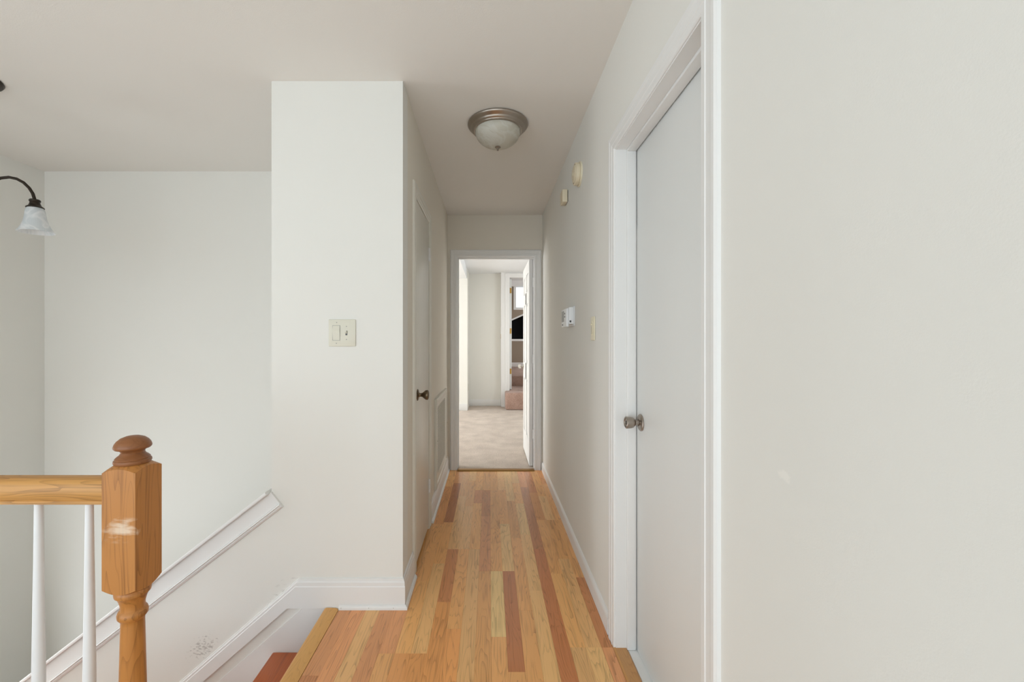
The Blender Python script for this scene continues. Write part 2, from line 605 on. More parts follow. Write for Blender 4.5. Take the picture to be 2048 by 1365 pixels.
# right wall
bm = N()
TW = 0.13
bx(bm, XR, XR + TW, YB, D1[0] - 0.015, -0.2, H)
bx(bm, XR, XR + TW, D1[1] + 0.015, YE, -0.2, H)
bx(bm, XR, XR + TW, D1[0] - 0.015, D1[1] + 0.015, D1[2] + 0.015, H)
struct('wall_right', bm, 'wall', 'long off white wall along the right side of the hallway', 'wall')

# front wall with sloped half wall, its return and the hall's left wall
SLOPE = 0.77


def zcap(x):
    return 0.547 + SLOPE * (x + 1.018)


bm = N()
prism(bm, [(XP, -2.7), (XL, -2.7), (XL, H), (XP, H)], YF, YF + 0.11)
prism(bm, [(XS, -2.7), (XP, -2.7), (XP, zcap(XP) - 0.016), (XS, zcap(XS) - 0.016)], YF, YF + 0.11)
bx(bm, XP, XP + 0.11, YF + 0.11, YS, -2.7, H)
struct('wall_front', bm, 'wall_front', 'off white wall end facing the camera with sloped half wall below', 'wall')
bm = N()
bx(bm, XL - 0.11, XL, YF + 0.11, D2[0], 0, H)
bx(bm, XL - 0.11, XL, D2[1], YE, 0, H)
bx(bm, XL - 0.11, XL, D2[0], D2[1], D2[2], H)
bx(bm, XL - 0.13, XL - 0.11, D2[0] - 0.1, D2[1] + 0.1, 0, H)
struct('wall_left', bm, 'wall_bounce', 'off white wall with warm bounce painted in along the left side of the narrow hallway', 'wall')

# stairwell walls and lower floor
bm = N()
bx(bm, XS - 0.1, XP + 0.11, YS, YS + 0.1, -2.7, H)
struct('wall_back', bm, 'wall_stair', 'tall pale wall at the back of the stairwell', 'wall')
bm = N()
bx(bm, XS - 0.1, XS, -0.3, 1.2, -2.7, H)
bx(bm, XS - 0.1, XS, 1.9, 2.2, -2.7, H)
bx(bm, XS - 0.1, XS, 2.64, YS, -2.7, H)
bx(bm, XS - 0.1, XS, 2.2, 2.64, -0.25, H)
bx(bm, XS - 0.1, XS, 2.2, 2.64, -2.7, -2.15)
bx(bm, XS - 0.1, XS, 1.2, 1.9, 0.65, H)
bx(bm, XS - 0.1, XS, 1.2, 1.9, -2.7, -1.35)
bx(bm, XS - 0.1, XS, YB, -2.7, -2.7, H)
bx(bm, XS - 0.1, XS, -2.7, -0.3, -2.7, 0.1)
bx(bm, XS - 0.1, XS, -2.7, -0.3, 2.3, H)
struct('wall_stairwell', bm, 'wall_stair', 'pale left wall of the stairwell behind the hanging lamp', 'wall')
bm = N()
bx(bm, XS - 0.1, -0.7, 1.06, YS + 0.1, -2.8, -2.7)
bx(bm, XS - 0.1, -0.6, 1.06, 1.16, -2.7, -0.20)
bx(bm, -0.72, -0.6, 1.16, YF, -2.7, -0.20)
struct('wall_lower', bm, 'wall_stair', 'pale lower walls and floor of the stairwell', 'wall')
# wall behind the camera with an opening for the added window
bm = N()
bx(bm, XS - 0.1, -3.0, YB - 0.1, YB, -0.2, H)
bx(bm, 0.4, XR + TW, YB - 0.1, YB, -0.2, H)
bx(bm, -3.0, 0.4, YB - 0.1, YB, -0.2, 0.1)
bx(bm, -3.0, 0.4, YB - 0.1, YB, 2.3, H)
struct('wall_rear', bm, 'wall', 'rear wall of the living area with an added window opening', 'wall')

# end wall of the hall
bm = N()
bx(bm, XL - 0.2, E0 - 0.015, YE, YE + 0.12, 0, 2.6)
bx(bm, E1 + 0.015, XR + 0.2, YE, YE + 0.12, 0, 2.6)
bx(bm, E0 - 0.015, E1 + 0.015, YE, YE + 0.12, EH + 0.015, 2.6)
struct('wall_end', bm, 'wall_bounce', 'off white wall around the doorway at the far end of the hallway', 'wall')


# ------------------------------------------------------------------ trim
CAS = [(0.004, 0.0), (0.004, 0.006), (0.008, 0.009), (0.024, 0.0095), (0.027, 0.0115), (0.030, 0.0095), (0.050, 0.0105), (0.056, 0.0125), (0.068, 0.0125), (0.074, 0.008), (0.076, 0.0)]


def casing(name, label, a0, a1, head, base, put, mat='trim', prof=CAS):
    """door casing of two side boards and a head board mitred together; put(a, z, v) -> world point"""
    t = thing(name, label, 'door casing', put((a0 + a1) / 2, base, 0), kind='structure')

    def st(i):
        out = []
        for u, v in prof:
            if i == 0:
                out.append(put(a0 - u, base, v))
            elif i == 1:
                out.append(put(a0 - u, head + u, v))
            elif i == 2:
                out.append(put(a1 + u, head + u, v))
            else:
                out.append(put(a1 + u, base, v))
        return out
    for i, nm in ((0, 'side_casing'), (1, 'head_casing'), (2, 'side_casing')):
        b = N()
        sweep(b, [st(i), st(i + 1)])
        obj(nm, b, mat, t)
    return t


# right door: casing, jambs, stops
t1 = casing('trim_3', 'white casing and jamb around the closed door on the right', D1[0], D1[1], D1[2], 0.0, lambda a, z, v: (XR - v, a, z))
bm = N()
bx(bm, XR - 0.002, XR + TW, D1[1], D1[1] + 0.014, 0.0, D1[2])
obj('jamb', bm, 'trim', t1)
bm = N()
bx(bm, XR - 0.002, XR + TW, D1[0] - 0.014, D1[0], 0.0, D1[2])
obj('jamb', bm, 'trim', t1)
bm = N()
bx(bm, XR - 0.002, XR + TW, D1[0] - 0.014, D1[1] + 0.014, D1[2], D1[2] + 0.014)
obj('head_jamb', bm, 'trim', t1)
for dims in ((0.548, 0.5825, D1[1] - 0.011, D1[1] - 0.0002, 0.004, D1[2] - 0.0002), (0.548, 0.5825, D1[0] + 0.0002, D1[0] + 0.011, 0.004, D1[2] - 0.0002),
             (0.548, 0.5825, D1[0] + 0.0115, D1[1] - 0.0115, D1[2] - 0.011, D1[2] - 0.0002)):
    boxobj('door_stop', 'trim', dims, t1, bevel=0.0015)

# closet casing
t2 = casing('trim_4', 'cream casing around the narrow closet door in the hall', D2[0], D2[1], D2[2], 0.0, lambda a, z, v: (XL + v, a, z), mat='closet')

# end doorway casing and jambs
t3 = casing('trim_5', 'greyish white casing around the open doorway at the hall end', E0, E1, EH, 0.0, lambda a, z, v: (a, YE - v, z),
            prof=[(u * 0.92, v) for u, v in CAS])
for dims, nm in (((E0 - 0.014, E0, YE - 0.001, YE + 0.121, 0, EH), 'jamb'), ((E1, E1 + 0.014, YE - 0.001, YE + 0.121, 0, EH), 'jamb'),
                 ((E0 - 0.014, E1 + 0.014, YE - 0.001, YE + 0.121, EH, EH + 0.014), 'head_jamb'),
                 ((E0, E0 + 0.010, YE + 0.035, YE + 0.075, 0.012, EH - 0.0005), 'door_stop'),
                 ((E0 + 0.0105, E1 - 0.001, YE + 0.035, YE + 0.075, EH - 0.010, EH - 0.0005), 'door_stop')):
    boxobj(nm, 'trim', dims, t3, bevel=0.001)
bm = N()
prism(bm, [(3.925, 0.0004), (3.93, 0.006), (3.942, 0.010), (3.965, 0.011), (3.985, 0.010), (3.985, 0.0004)], E0 + 0.001, E1 - 0.001, axis='X')
tag(obj('trim_6', bm, 'sillmetal', smooth=True), 'brass coloured threshold bar between wood floor and carpet', 'threshold', kind='structure')

# baseboards
BP = [(0.0, 0.0), (0.013, 0.0), (0.013, 0.098), (0.011, 0.103), (0.011, 0.118), (0.007, 0.124), (0.006, 0.134), (0.0, 0.136)]   # (proud, height)
BS = [(0.0, 0.0), (0.012, 0.0), (0.012, 0.062), (0.010, 0.070), (0.004, 0.080), (0.0, 0.082)]


def board_y(name, label, x, sgn, y0, y1, prof, mat='trim'):
    b = N()
    sweep(b, [[(x + sgn * p, y0, h) for p, h in prof], [(x + sgn * p, y1, h) for p, h in prof]])
    return tag(obj(name, b, mat), label, 'baseboard', kind='structure')


board_y('baseboard_right', 'plain white baseboard along the right hallway wall', XR, -1, D1[1] + 0.082, YE - 0.017, BS)
board_y('baseboard_right_near', 'white baseboard along the right wall nearest the viewer', XR, -1, YB, D1[0] - 0.082, BS)
bl = board_y('baseboard_left', 'white baseboard on the left hall wall below the return air grille', XL, 1, D2[1] + 0.083, YE - 0.017, BP)
b = N()
sweep(b, [[(XL + 0.013 + p, y, h) for p, h in ((0, 0.0003), (0.012, 0.0003), (0.011, 0.008), (0.006, 0.014), (0, 0.017))] for y in (D2[1] + 0.083, YE - 0.017)])
obj('shoe_moulding', b, 'trim', bl)

# baseboard wrapping the wall corner, then turning down the stairs as a skirt board
KX = -0.882                    # where the level board turns into the sloping skirt
SK = 0.87
bf = thing('baseboard_front', 'tall white moulded baseboard that turns down the stairs as skirt board', 'baseboard', ((KX + XL) / 2, YF, 0), kind='structure')
half = math.atan(SK) / 2


def front_st(x, dx_per_h=0.0, corner=0.0, prof=BP, base=0.0, shift=0.0):
    return [(x + dx_per_h * (h - BP[-1][1]) + corner * p, YF - p, h + shift) for p, h in prof]


b = N()
sweep(b, [front_st(KX, math.tan(half) * -1.0 * -1.0), front_st(XL, 0, 1.0)])
obj('front_board', b, 'trim', bf)
b = N()
st0 = front_st(KX, math.tan(half))
x1 = -2.9
st1 = []
for (p, h), q in zip(BP, st0):
    st1.append((q[0] + (x1 - KX), YF - p, q[2] + SK * (x1 - KX)))
sweep(b, [st1, st0])
obj('skirt_board', b, 'trim', bf)
b = N()
sweep(b, [[(XL + p, YF - p, h) for p, h in BP], [(XL + p, D2[0] - 0.083, h) for p, h in BP]])
obj('return_board', b, 'trim', bf)
b = N()
SH = ((0.0, 0.0003), (0.012, 0.0003), (0.011, 0.009), (0.006, 0.016), (0, 0.019))
sweep(b, [[(-0.692, YF - 0.0135 - p, h) for p, h in SH], [(XL + 0.0135 + p, YF - 0.0135 - p, h) for p, h in SH]])
obj('shoe_moulding', b, 'trim', bf)
b = N()
sweep(b, [[(XL + 0.0135 + p, YF - 0.0135 - p, h) for p, h in SH], [(XL + 0.0135 + p, D2[0] - 0.083, h) for p, h in SH]])
obj('shoe_moulding', b, 'trim', bf)
for xn in (-0.68, -0.553, -0.440):
    b = N()
    lathe(b, [(0.0, 0.0), (0.0016, 0.0), (0.0014, 0.0008), (0.0, 0.0010)], (xn, YF - 0.0252, 0.010), (0, -1, 0), n=8)
    obj('nail_head', b, 'steel', bf)
# plain stringer panel under the skirt, beside the steps
b = N()
prism(b, [(KX + 0.02, -0.001), (-0.70, -0.001), (-0.70, -0.26), (-2.9, -2.3), (-2.9, SK * (x1 - KX) - 0.02)], YF - 0.006, YF - 0.0002)
obj('stringer_panel', b, 'trim', bf)

# cap and apron on the sloping half wall
hc = thing('trim_7', 'white sloping cap and apron moulding on top of the stair half wall', 'cap rail', (-2.0, YF, zcap(-2.0)), kind='structure')
sl = math.atan(SLOPE)
ux, uz = math.cos(sl), math.sin(sl)


def slope_pt(s, dn, y):
    """s along the slope from the top end, dn below the cap's top edge, measured square to the slope"""
    return (XP - 0.006 - s * ux + dn * uz, y, zcap(XP - 0.006) - s * uz - dn * ux)


def slope_sweep(prof, s0, s1):
    b = N()
    sweep(b, [[slope_pt(s0, d, YF - p) for p, d in prof], [slope_pt(s1, d, YF - p) for p, d in prof]])
    return b


LS = 2.72
b = slope_sweep([(-0.125, 0.0), (0.027, 0.0), (0.030, 0.004), (0.030, 0.011), (0.027, 0.015), (-0.125, 0.015)], 0.012, LS)
obj('cap', b, 'trim', hc)
b = slope_sweep([(0.0005, 0.0155), (0.011, 0.0155), (0.011, 0.080), (0.0005, 0.080)], 0.0, LS)
obj('apron', b, 'trim', hc)
b = slope_sweep([(0.0005, 0.0803), (0.011, 0.0803), (0.020, 0.082), (0.022, 0.086), (0.019, 0.0885), (0.013, 0.090), (0.014, 0.0945), (0.010, 0.100), (0.005, 0.103), (0.0005, 0.104)], 0.0, LS)
obj('apron_moulding', b, 'trim', hc)

# ------------------------------------------------------------------ stairs going down to the left
RISE, RUN = 0.204, 0.2345
for i in range(8):
    zt = -RISE * (i + 1)
    xr = -0.745 - RUN * i
    st = thing('stair_step', ['reddish oak top step just below the hallway floor', 'reddish oak stair step further down the flight'][min(i, 1)], 'stair step',
               (xr - 0.12, 1.5, zt), group='steps of the descending stairs', kind='structure')
    b = N()
    bx(b, xr - RUN - 0.022, xr - 0.0125, 1.162, YF - 0.0065, zt - 0.026, zt, bevel=0.006)
    obj('tread', b, 'tread', st, smooth=True)
    b = N()
    bx(b, xr - 0.012, xr, 1.162, YF - 0.0065, zt, zt + RISE - 0.0265 - (0 if i else -0.0145))
    obj('riser', b, 'trim', st)

# ------------------------------------------------------------------ balustrade
NY0, NW = 1.06, 0.0858
NXr = -0.8537 * NY0
NXc, NYc = NXr - NW / 2, NY0 + NW / 2
nw = thing('newel_post', 'turned oak newel post with mushroom finial and worn pale patch', 'newel post', (NXc, NYc, 0))


def newel_block(z0, z1, hw, shoulder_top, drop):
    """square block whose ends are cut by a turned cone, giving curved shoulders"""
    b = N()
    n = 10
    ring = []
    for s in range(4):
        for k in range(n):
            t = -1 + 2 * k / n
            p = [(t * hw, -hw), (hw, t * hw), (-t * hw, hw), (-hw, -t * hw)][s]
            ring.append(p)
    m = len(ring)

    def zt(p, top):
        r = math.hypot(*p)
        d = (r - hw) / (hw * (math.sqrt(2) - 1))
        return (z1 - drop * d) if top else (z0 + shoulder_top * d)
    lo = [b.verts.new((NXc + p[0], NYc + p[1], zt(p, False))) for p in ring]
    hi = [b.verts.new((NXc + p[0], NYc + p[1], zt(p, True))) for p in ring]
    ir = 0.036
    lo2 = [b.verts.new((NXc + p[0] / math.hypot(*p) * ir, NYc + p[1] / math.hypot(*p) * ir, z0 - 0.003)) for p in ring]
    hi2 = [b.verts.new((NXc + p[0] / math.hypot(*p) * ir, NYc + p[1] / math.hypot(*p) * ir, z1 + 0.006)) for p in ring]
    for k in range(m):
        l = (k + 1) % m
        b.faces.new((lo[k], lo[l], hi[l], hi[k]))
        b.faces.new((hi[k], hi[l], hi2[l], hi2[k]))
        b.faces.new((lo2[k], lo2[l], lo[l], lo[k]))
    b.faces.new(hi2)
    b.faces.new(lo2[::-1])
    bmesh.ops.recalc_face_normals(b, faces=b.faces)
    return b


obj('upper_block', newel_block(0.583, 0.905, NW / 2, 0.012, 0.010), 'newel', nw, smooth=True, angle=25)
obj('lower_block', newel_block(0.006, 0.235, NW / 2, 0.002, 0.012), 'newel', nw, smooth=True, angle=25)
b = N()
lathe(b, [(0.034, 0.9095), (0.0385, 0.911), (0.0407, 0.9155), (0.040, 0.920), (0.037, 0.9225), (0.0375, 0.925), (0.034, 0.929), (0.028, 0.934), (0.0254, 0.939),
          (0.0262, 0.943), (0.030, 0.947), (0.037, 0.949), (0.0402, 0.9525), (0.0407, 0.956), (0.0385, 0.963), (0.034, 0.970), (0.026, 0.977), (0.015, 0.9815), (0.0, 0.983)],
      (NXc, NYc, 0), n=48)
obj('finial', b, 'finial', nw, smooth=True)
b = N()
lathe(b, [(0.036, 0.582), (0.0385, 0.579), (0.0395, 0.572), (0.0385, 0.566), (0.034, 0.562), (0.030, 0.552), (0.0268, 0.540), (0.0265, 0.530), (0.027, 0.526), (0.031, 0.522),
          (0.0333, 0.515), (0.0325, 0.507), (0.029, 0.502), (0.0256, 0.497), (0.0256, 0.488), (0.0272, 0.41), (0.0290, 0.326), (0.0295, 0.29), (0.027, 0.272), (0.033, 0.266),
          (0.035, 0.258), (0.031, 0.250), (0.034, 0.241), (0.034, 0.236)], (NXc, NYc, 0), n=40)
obj('turned_shaft', b, 'newel', nw, smooth=True)

rl = thing('stair_railing', 'horizontal oak handrail with white balusters beside the newel post', 'railing', (-2.0, NYc, 0))
XE = NXc - NW / 2 - 0.0004
HP = [(-0.024, 0.808), (0.024, 0.808), (0.030, 0.811), (0.030, 0.819), (0.027, 0.8205), (0.0275, 0.823), (0.031, 0.833), (0.0315, 0.846), (0.029, 0.859), (0.022, 0.870), (0.010, 0.8745),
      (-0.010, 0.8745), (-0.022, 0.870), (-0.029, 0.859), (-0.0315, 0.846), (-0.031, 0.833), (-0.0275, 0.823), (-0.027, 0.8205), (-0.030, 0.819), (-0.030, 0.811)]
b = N()
sweep(b, [[(x, NYc + p, z) for p, z in HP] for x in (XS + 0.002, XE)])
obj('handrail', b, 'rail', rl, smooth=True, angle=40)
BB = [(0.017, 0.0005), (0.017, 0.10), (0.013, 0.115), (0.017, 0.125), (0.0135, 0.14), (0.0140, 0.20), (0.0136, 0.36), (0.0118, 0.52), (0.0100, 0.66), (0.0088, 0.80), (0.0086, 0.8078)]
b = N()
lathe(b, BB, (0, 0, 0), n=20)
for v in b.verts:
    v.co += Vector((-1.063, NYc, 0))
bal0 = obj('baluster', b, 'baluster', rl, smooth=True)
for k in range(1, 15):
    c = bal0.copy()
    C.objects.link(c)
    c.location.x -= 0.135 * k

# ------------------------------------------------------------------ doors
def hinge(parent, pos, axis_dirs, h, mat, leaf=0.022, n=3, r=0.0055):
    """a leaf on each side of a barrel of knuckles; axis_dirs: (along leaf, out of the surface)"""
    u, v = Vector(axis_dirs[0]), Vector(axis_dirs[1])
    p = Vector(pos)
    bmh = N()
    for k in range(n):
        z0 = -h / 2 + h * k / n + 0.0008
        lathe(bmh, [(r, z0), (r, z0 + h / n - 0.0016)], p + v * r, n=12)
    hb = obj('hinge', bmh, mat, parent, smooth=True)
    bml = N()
    cs = []
    for s in (-1, 1):
        a = p + u * (s * r * 0.6)
        c = p + u * (s * (leaf + r))
        d = v * 0.0022
        lo = [a, c, c + d, a + d]
        rings = [[q + Vector((0, 0, -h / 2)) for q in lo], [q + Vector((0, 0, h / 2)) for q in lo]]
        sweep(bml, rings)
    obj('hinge_leaf', bml, mat, hb)
    return hb


# right flush door
d1 = thing('door_1', 'flat white flush door with nickel knob on the right wall', 'door', (0.605, 1.32, 0.004), kind='structure')
boxobj('door_slab', 'door', (0.5870, 0.6220, D1[0] + 0.003, D1[1] - 0.003, 0.0045, D1[2] - 0.003), d1, bevel=0.0015)
KY, KZ = 1.607, 0.918
kn = N()
lathe(kn, [(0.0, 0.0005), (0.033, 0.0005), (0.033, 0.003), (0.030, 0.006), (0.020, 0.008), (0.0125, 0.010)], (0.5870, KY, KZ), (-1, 0, 0), n=36, cap=False)
rose = obj('rose', kn, 'nickel', d1, smooth=True)
kn = N()
lathe(kn, [(0.0105, 0.009), (0.0105, 0.023), (0.015, 0.027), (0.020, 0.032), (0.0225, 0.042), (0.0232, 0.056), (0.0228, 0.059), (0.021, 0.0605), (0.017, 0.0600), (0.0165, 0.0580), (0.0, 0.0580)], (0.5870, KY, KZ), (-1, 0, 0), n=36)
knob = obj('knob', kn, 'nickel', d1, smooth=True)
kn = N()
lathe(kn, [(0.0075, 0.0582), (0.0075, 0.0600), (0.006, 0.0608), (0.0, 0.0608)], (0.5870, KY, KZ), (-1, 0, 0), n=24)
bx(kn, 0.5870 - 0.0612, 0.5870 - 0.0606, KY - 0.0006, KY + 0.0006, KZ - 0.004, KZ + 0.004)
obj('key_cylinder', kn, 'steel', knob, smooth=True)

# hall closet door
d2 = thing('door_2', 'narrow glossy cream closet door on the left hall wall', 'door', (XL, 2.48, 0.01), kind='structure')
boxobj('door_slab', 'closet', (XL - 0.031, XL + 0.004, D2[0] + 0.003, D2[1] - 0.003, 0.024, D2[2] - 0.005), d2, bevel=0.0012)
cy, cz = 2.292, 0.936
kn = N()
lathe(kn, [(0.0, 0.0003), (0.032, 0.0003), (0.032, 0.003), (0.027, 0.0065), (0.014, 0.009), (0.0105, 0.013), (0.0095, 0.020), (0.012, 0.028), (0.0195, 0.037), (0.0255, 0.045), (0.0275, 0.053), (0.0262, 0.059), (0.020, 0.063), (0.010, 0.065), (0.0, 0.0655)],
      (XL + 0.004, cy, cz), (1, 0, 0), n=36)
obj('knob', kn, 'antique', d2, smooth=True)
for hz in (1.80, 0.285):
    hinge(d2, (XL + 0.0045, D2[1] - 0.001, hz), ((0, 1, 0), (1, 0, 0)), 0.088, 'trim', leaf=0.014)

# open six panel door at the hall end
LX0, LX1, LY0, LY1 = 0.387, 0.421, 4.045, 4.765
d3 = thing('door_3', 'open six panel white door seen edge on in the far doorway', 'door', (0.404, 4.045, 0.012), kind='structure')
st = 0.105
rows = [(0.25, 0.83), (1.0, 1.62), (1.74, 1.92)]       # panel openings, bottom to top
ymid = (LY0 + LY1) / 2
colsy = [(LY0 + st, ymid - 0.045), (ymid + 0.045, LY1 - st)]
b = N()
bx(b, LX0, LX1, LY0, colsy[0][0], 0.018, EH - 0.004)
bx(b, LX0, LX1, colsy[1][1], LY1, 0.018, EH - 0.004)
bx(b, LX0, LX1, colsy[0][1], colsy[1][0], rows[0][0], rows[-1][1])
zz = [0.018] + [v for r in rows for v in r] + [EH - 0.004]
for a in range(0, len(zz), 2):
    if a == 0 or a == len(zz) - 2:
        bx(b, LX0, LX1, colsy[0][0], colsy[1][1], zz[a], zz[a + 1])
    else:
        bx(b, LX0, LX1, colsy[0][0], colsy[0][1], zz[a], zz[a + 1])
        bx(b, LX0, LX1, colsy[1][0], colsy[1][1], zz[a], zz[a + 1])
        bx(b, LX0, LX1, colsy[0][1], colsy[1][0], zz[a], zz[a + 1])
obj('door_slab', b, 'trim', d3)
for (y0, y1) in colsy:
    for (z0, z1) in rows:
        b = N()
        xm = (LX0 + LX1) / 2
        e, f2 = 0.018, 0.034
        for sg, xo in ((-1, LX0), (1, LX1)):
            base = xo - sg * 0.009
            ridge = xo - sg * 0.003
            R0 = [(base, y0, z0), (base, y1, z0), (base, y1, z1), (base, y0, z1)]
            R1 = [(base, y0 + e, z0 + e), (base, y1 - e, z0 + e), (base, y1 - e, z1 - e), (base, y0 + e, z1 - e)]
            R2 = [(ridge, y0 + f2, z0 + f2), (ridge, y1 - f2, z0 + f2), (ridge, y1 - f2, z1 - f2), (ridge, y0 + f2, z1 - f2)]
            v0, v1, v2 = ([b.verts.new(p) for p in q] for q in (R0, R1, R2))
            for k in range(4):
                l = (k + 1) % 4
                b.faces.new((v0[k], v0[l], v1[l], v1[k]))
                b.faces.new((v1[k], v1[l], v2[l], v2[k]))
            b.faces.new(v2)
        bmesh.ops.recalc_face_normals(b, faces=b.faces)
        obj('panel', b, 'trim', d3)
ky, kz = 4.705, 0.945
for sg, xo in ((-1, LX0), (1, LX1)):
    kn = N()
    lathe(kn, [(0.0, 0.0003), (0.031, 0.0003), (0.031, 0.004), (0.014, 0.008), (0.0105, 0.014), (0.0105, 0.026), (0.020, 0.033), (0.0255, 0.042), (0.0255, 0.056), (0.021, 0.062), (0.0, 0.064)],
          (xo, ky, kz), (sg, 0, 0), n=28)
    obj('knob', kn, 'chrome', d3, smooth=True)
for hz in (1.805, 1.06, 0.33):
    hinge(d3, (0.4225, LY0 - 0.006, hz), ((1, 0, 0), (0, -1, 0)), 0.089, 'trim', leaf=0.004)

# ------------------------------------------------------------------ return air grille on the left wall
vg = thing('return_air_grille', 'cream return air grille low on the left hall wall', 'vent', (XL, 3.4, 0.144))
VY0, VY1, VZ0, VZ1 = 3.02, 3.76, 0.146, 0.808
IY0, IY1, IZ0, IZ1 = 3.135, 3.655, 0.235, 0.735
b = N()
prof = []
outer = [(VY0, VZ0), (VY1, VZ0), (VY1, VZ1), (VY0, VZ1)]
def rect(i):
    return [(VY0 + i, VZ0 + i), (VY1 - i, VZ0 + i), (VY1 - i, VZ1 - i), (VY0 + i, VZ1 - i)]
inner = [(IY0, IZ0), (IY1, IZ0), (IY1, IZ1), (IY0, IZ1)]
levels = [([p for p in outer], 0.0003), ([p for p in outer], 0.016), (rect(0.010), 0.020), (rect(0.030), 0.020), (rect(0.040), 0.013), ([p for p in inner], 0.010), ([p for p in inner], 0.0008)]
vv = [[b.verts.new((XL + d, y, z)) for y, z in q] for q, d in levels]
for a, c in zip(vv, vv[1:]):
    for k in range(4):
        l = (k + 1) % 4
        b.faces.new((a[k], a[l], c[l], c[k]))
bmesh.ops.recalc_face_normals(b, faces=b.faces)
obj('grille_frame', b, 'closet', vg)
b = N()
bx(b, XL + 0.0003, XL + 0.0012, IY0 - 0.001, IY1 + 0.001, IZ0 - 0.001, IZ1 + 0.001)
obj('dark_duct', b, 'duct', vg)
b = N()
nf = 26
for k in range(nf):
    z = IZ0 + (IZ1 - IZ0) * (k + 0.5) / nf
    prism(b, [(XL + 0.0016, z + 0.006), (XL + 0.0026, z + 0.007), (XL + 0.0088, z - 0.004), (XL + 0.0078, z - 0.005)], IY0 + 0.0005, IY1 - 0.0005)
for k in range(17):
    y = IY0 + (IY1 - IY0) * (k + 0.5) / 17
    bx(b, XL + 0.0016, XL + 0.0095, y - 0.0022, y + 0.0022, IZ0 + 0.0005, IZ1 - 0.0005)
obj('fins', b, 'closet', vg, kind='stuff')
for (sy, sz) in ((VY0 + 0.02, 0.5), (VY1 - 0.02, 0.5)):
    b = N()
    lathe(b, [(0.004, 0.0202), (0.0035, 0.0218), (0.0, 0.0222)], (XL, sy, sz), (1, 0, 0), n=12)
    obj('screw', b, 'steel', vg)

# ------------------------------------------------------------------ wall devices
px = 1.925 / F
sw = thing('light_switch', 'almond double switch plate with paddle and toggle on the wall end', 'light switch', (-0.682, YF, 1.2085))
sx0, sx1, sz0, sz1 = -0.7445, -0.6195, 1.209, 1.334
boxobj('wall_plate', 'almond', (sx0, sx1, YF - 0.0062, YF - 0.0003, sz0, sz1), sw, bevel=0.003)


def sp(u, v):       # crop pixel of the close-up to wall point
    return ((620 + u / 11.37 - 979) * px, CZ - (600 + v / 11.37 - 682) * px)


x0, z0 = sp(530, 915)
x1, z1 = sp(690, 585)
b = N()
prism(b, [(YF - 0.0063, z0), (YF - 0.0066, z0), (YF - 0.0105, (z0 + z1) / 2 + 0.010), (YF - 0.0075, z1), (YF - 0.0063, z1)], x0, x1, axis='X')
obj('paddle', b, 'almond', sw)
b = N()
for dims in ((x0 - 0.0012, x0 - 0.0002, z0 - 0.0012, z1 + 0.0012), (x1 + 0.0002, x1 + 0.0012, z0 - 0.0012, z1 + 0.0012), (x0, x1, z0 - 0.0012, z0 - 0.0002), (x0, x1, z1 + 0.0002, z1 + 0.0012)):
    bx(b, dims[0], dims[1], YF - 0.0068, YF - 0.0063, dims[2], dims[3])
obj('paddle_gap', b, 'greyplastic', sw)
x, z = sp(838, 750)
b = N()
bx(b, x - 0.0042, x + 0.0042, YF - 0.0067, YF - 0.0063, z - 0.0105, z + 0.0105)
obj('toggle_slot', b, 'darkplastic', sw)
b = N()
prism(b, [(YF - 0.0068, z - 0.003), (YF - 0.0190, z + 0.004), (YF - 0.0190, z + 0.010), (YF - 0.0068, z + 0.008)], x - 0.0034, x + 0.0034, axis='X')
obj('toggle', b, 'almond', sw)
for u, v in ((618, 512), (610, 985), (838, 602), (838, 898)):
    x, z = sp(u, v)
    b = N()
    lathe(b, [(0.0, 0.0), (0.0022, 0.0), (0.002, 0.0006), (0.0, 0.0009)], (x, YF - 0.0063, z), (0, -1, 0), n=12)
    obj('screw', b, 'steel', sw)

dm = thing('dimmer_switch', 'narrow ivory slide dimmer switch plate on the right wall', 'light switch', (XR, 2.02, 1.236))
boxobj('wall_plate', 'ivory', (XR - 0.0068, XR - 0.0003, 1.987, 2.055, 1.237, 1.353), dm, bevel=0.003)
boxobj('bezel', 'ivory', (XR - 0.0100, XR - 0.0070, 2.005, 2.037, 1.262, 1.328), dm, bevel=0.0012)
boxobj('slot', 'greyplastic', (XR - 0.0105, XR - 0.0101, 2.013, 2.018, 1.268, 1.322), dm)
boxobj('slider', 'ivory', (XR - 0.0160, XR - 0.0106, 2.010, 2.024, 1.310, 1.318), dm, bevel=0.001)

th = thing('thermostat', 'white wall thermostat with small display above the hallway baseboard', 'thermostat', (XR, 2.55, 1.33))
boxobj('wall_plate', 'whiteplastic', (XR - 0.006, XR - 0.0003, 2.462, 2.655, 1.325, 1.443), th, bevel=0.003)
boxobj('body', 'whiteplastic', (XR - 0.034, XR - 0.0062, 2.472, 2.640, 1.336, 1.436), th, bevel=0.003)
boxobj('front_cover', 'whiteplastic', (XR - 0.050, XR - 0.0345, 2.474, 2.636, 1.320, 1.428), th, bevel=0.003)
boxobj('display', 'greyplastic', (XR - 0.0508, XR - 0.0502, 2.545, 2.622, 1.352, 1.418), th)
boxobj('button', 'darkplastic', (XR - 0.0520, XR - 0.0502, 2.508, 2.528, 1.395, 1.405), th, bevel=0.0008)
boxobj('button', 'darkplastic', (XR - 0.0520, XR - 0.0502, 2.508, 2.528, 1.376, 1.386), th, bevel=0.0008)
boxobj('button', 'darkplastic', (XR - 0.0520, XR - 0.0502, 2.575, 2.605, 1.330, 1.338), th, bevel=0.0008)
boxobj('side_switch', 'darkplastic', (XR - 0.030, XR - 0.020, 2.4705, 2.4718, 1.345, 1.357), th)

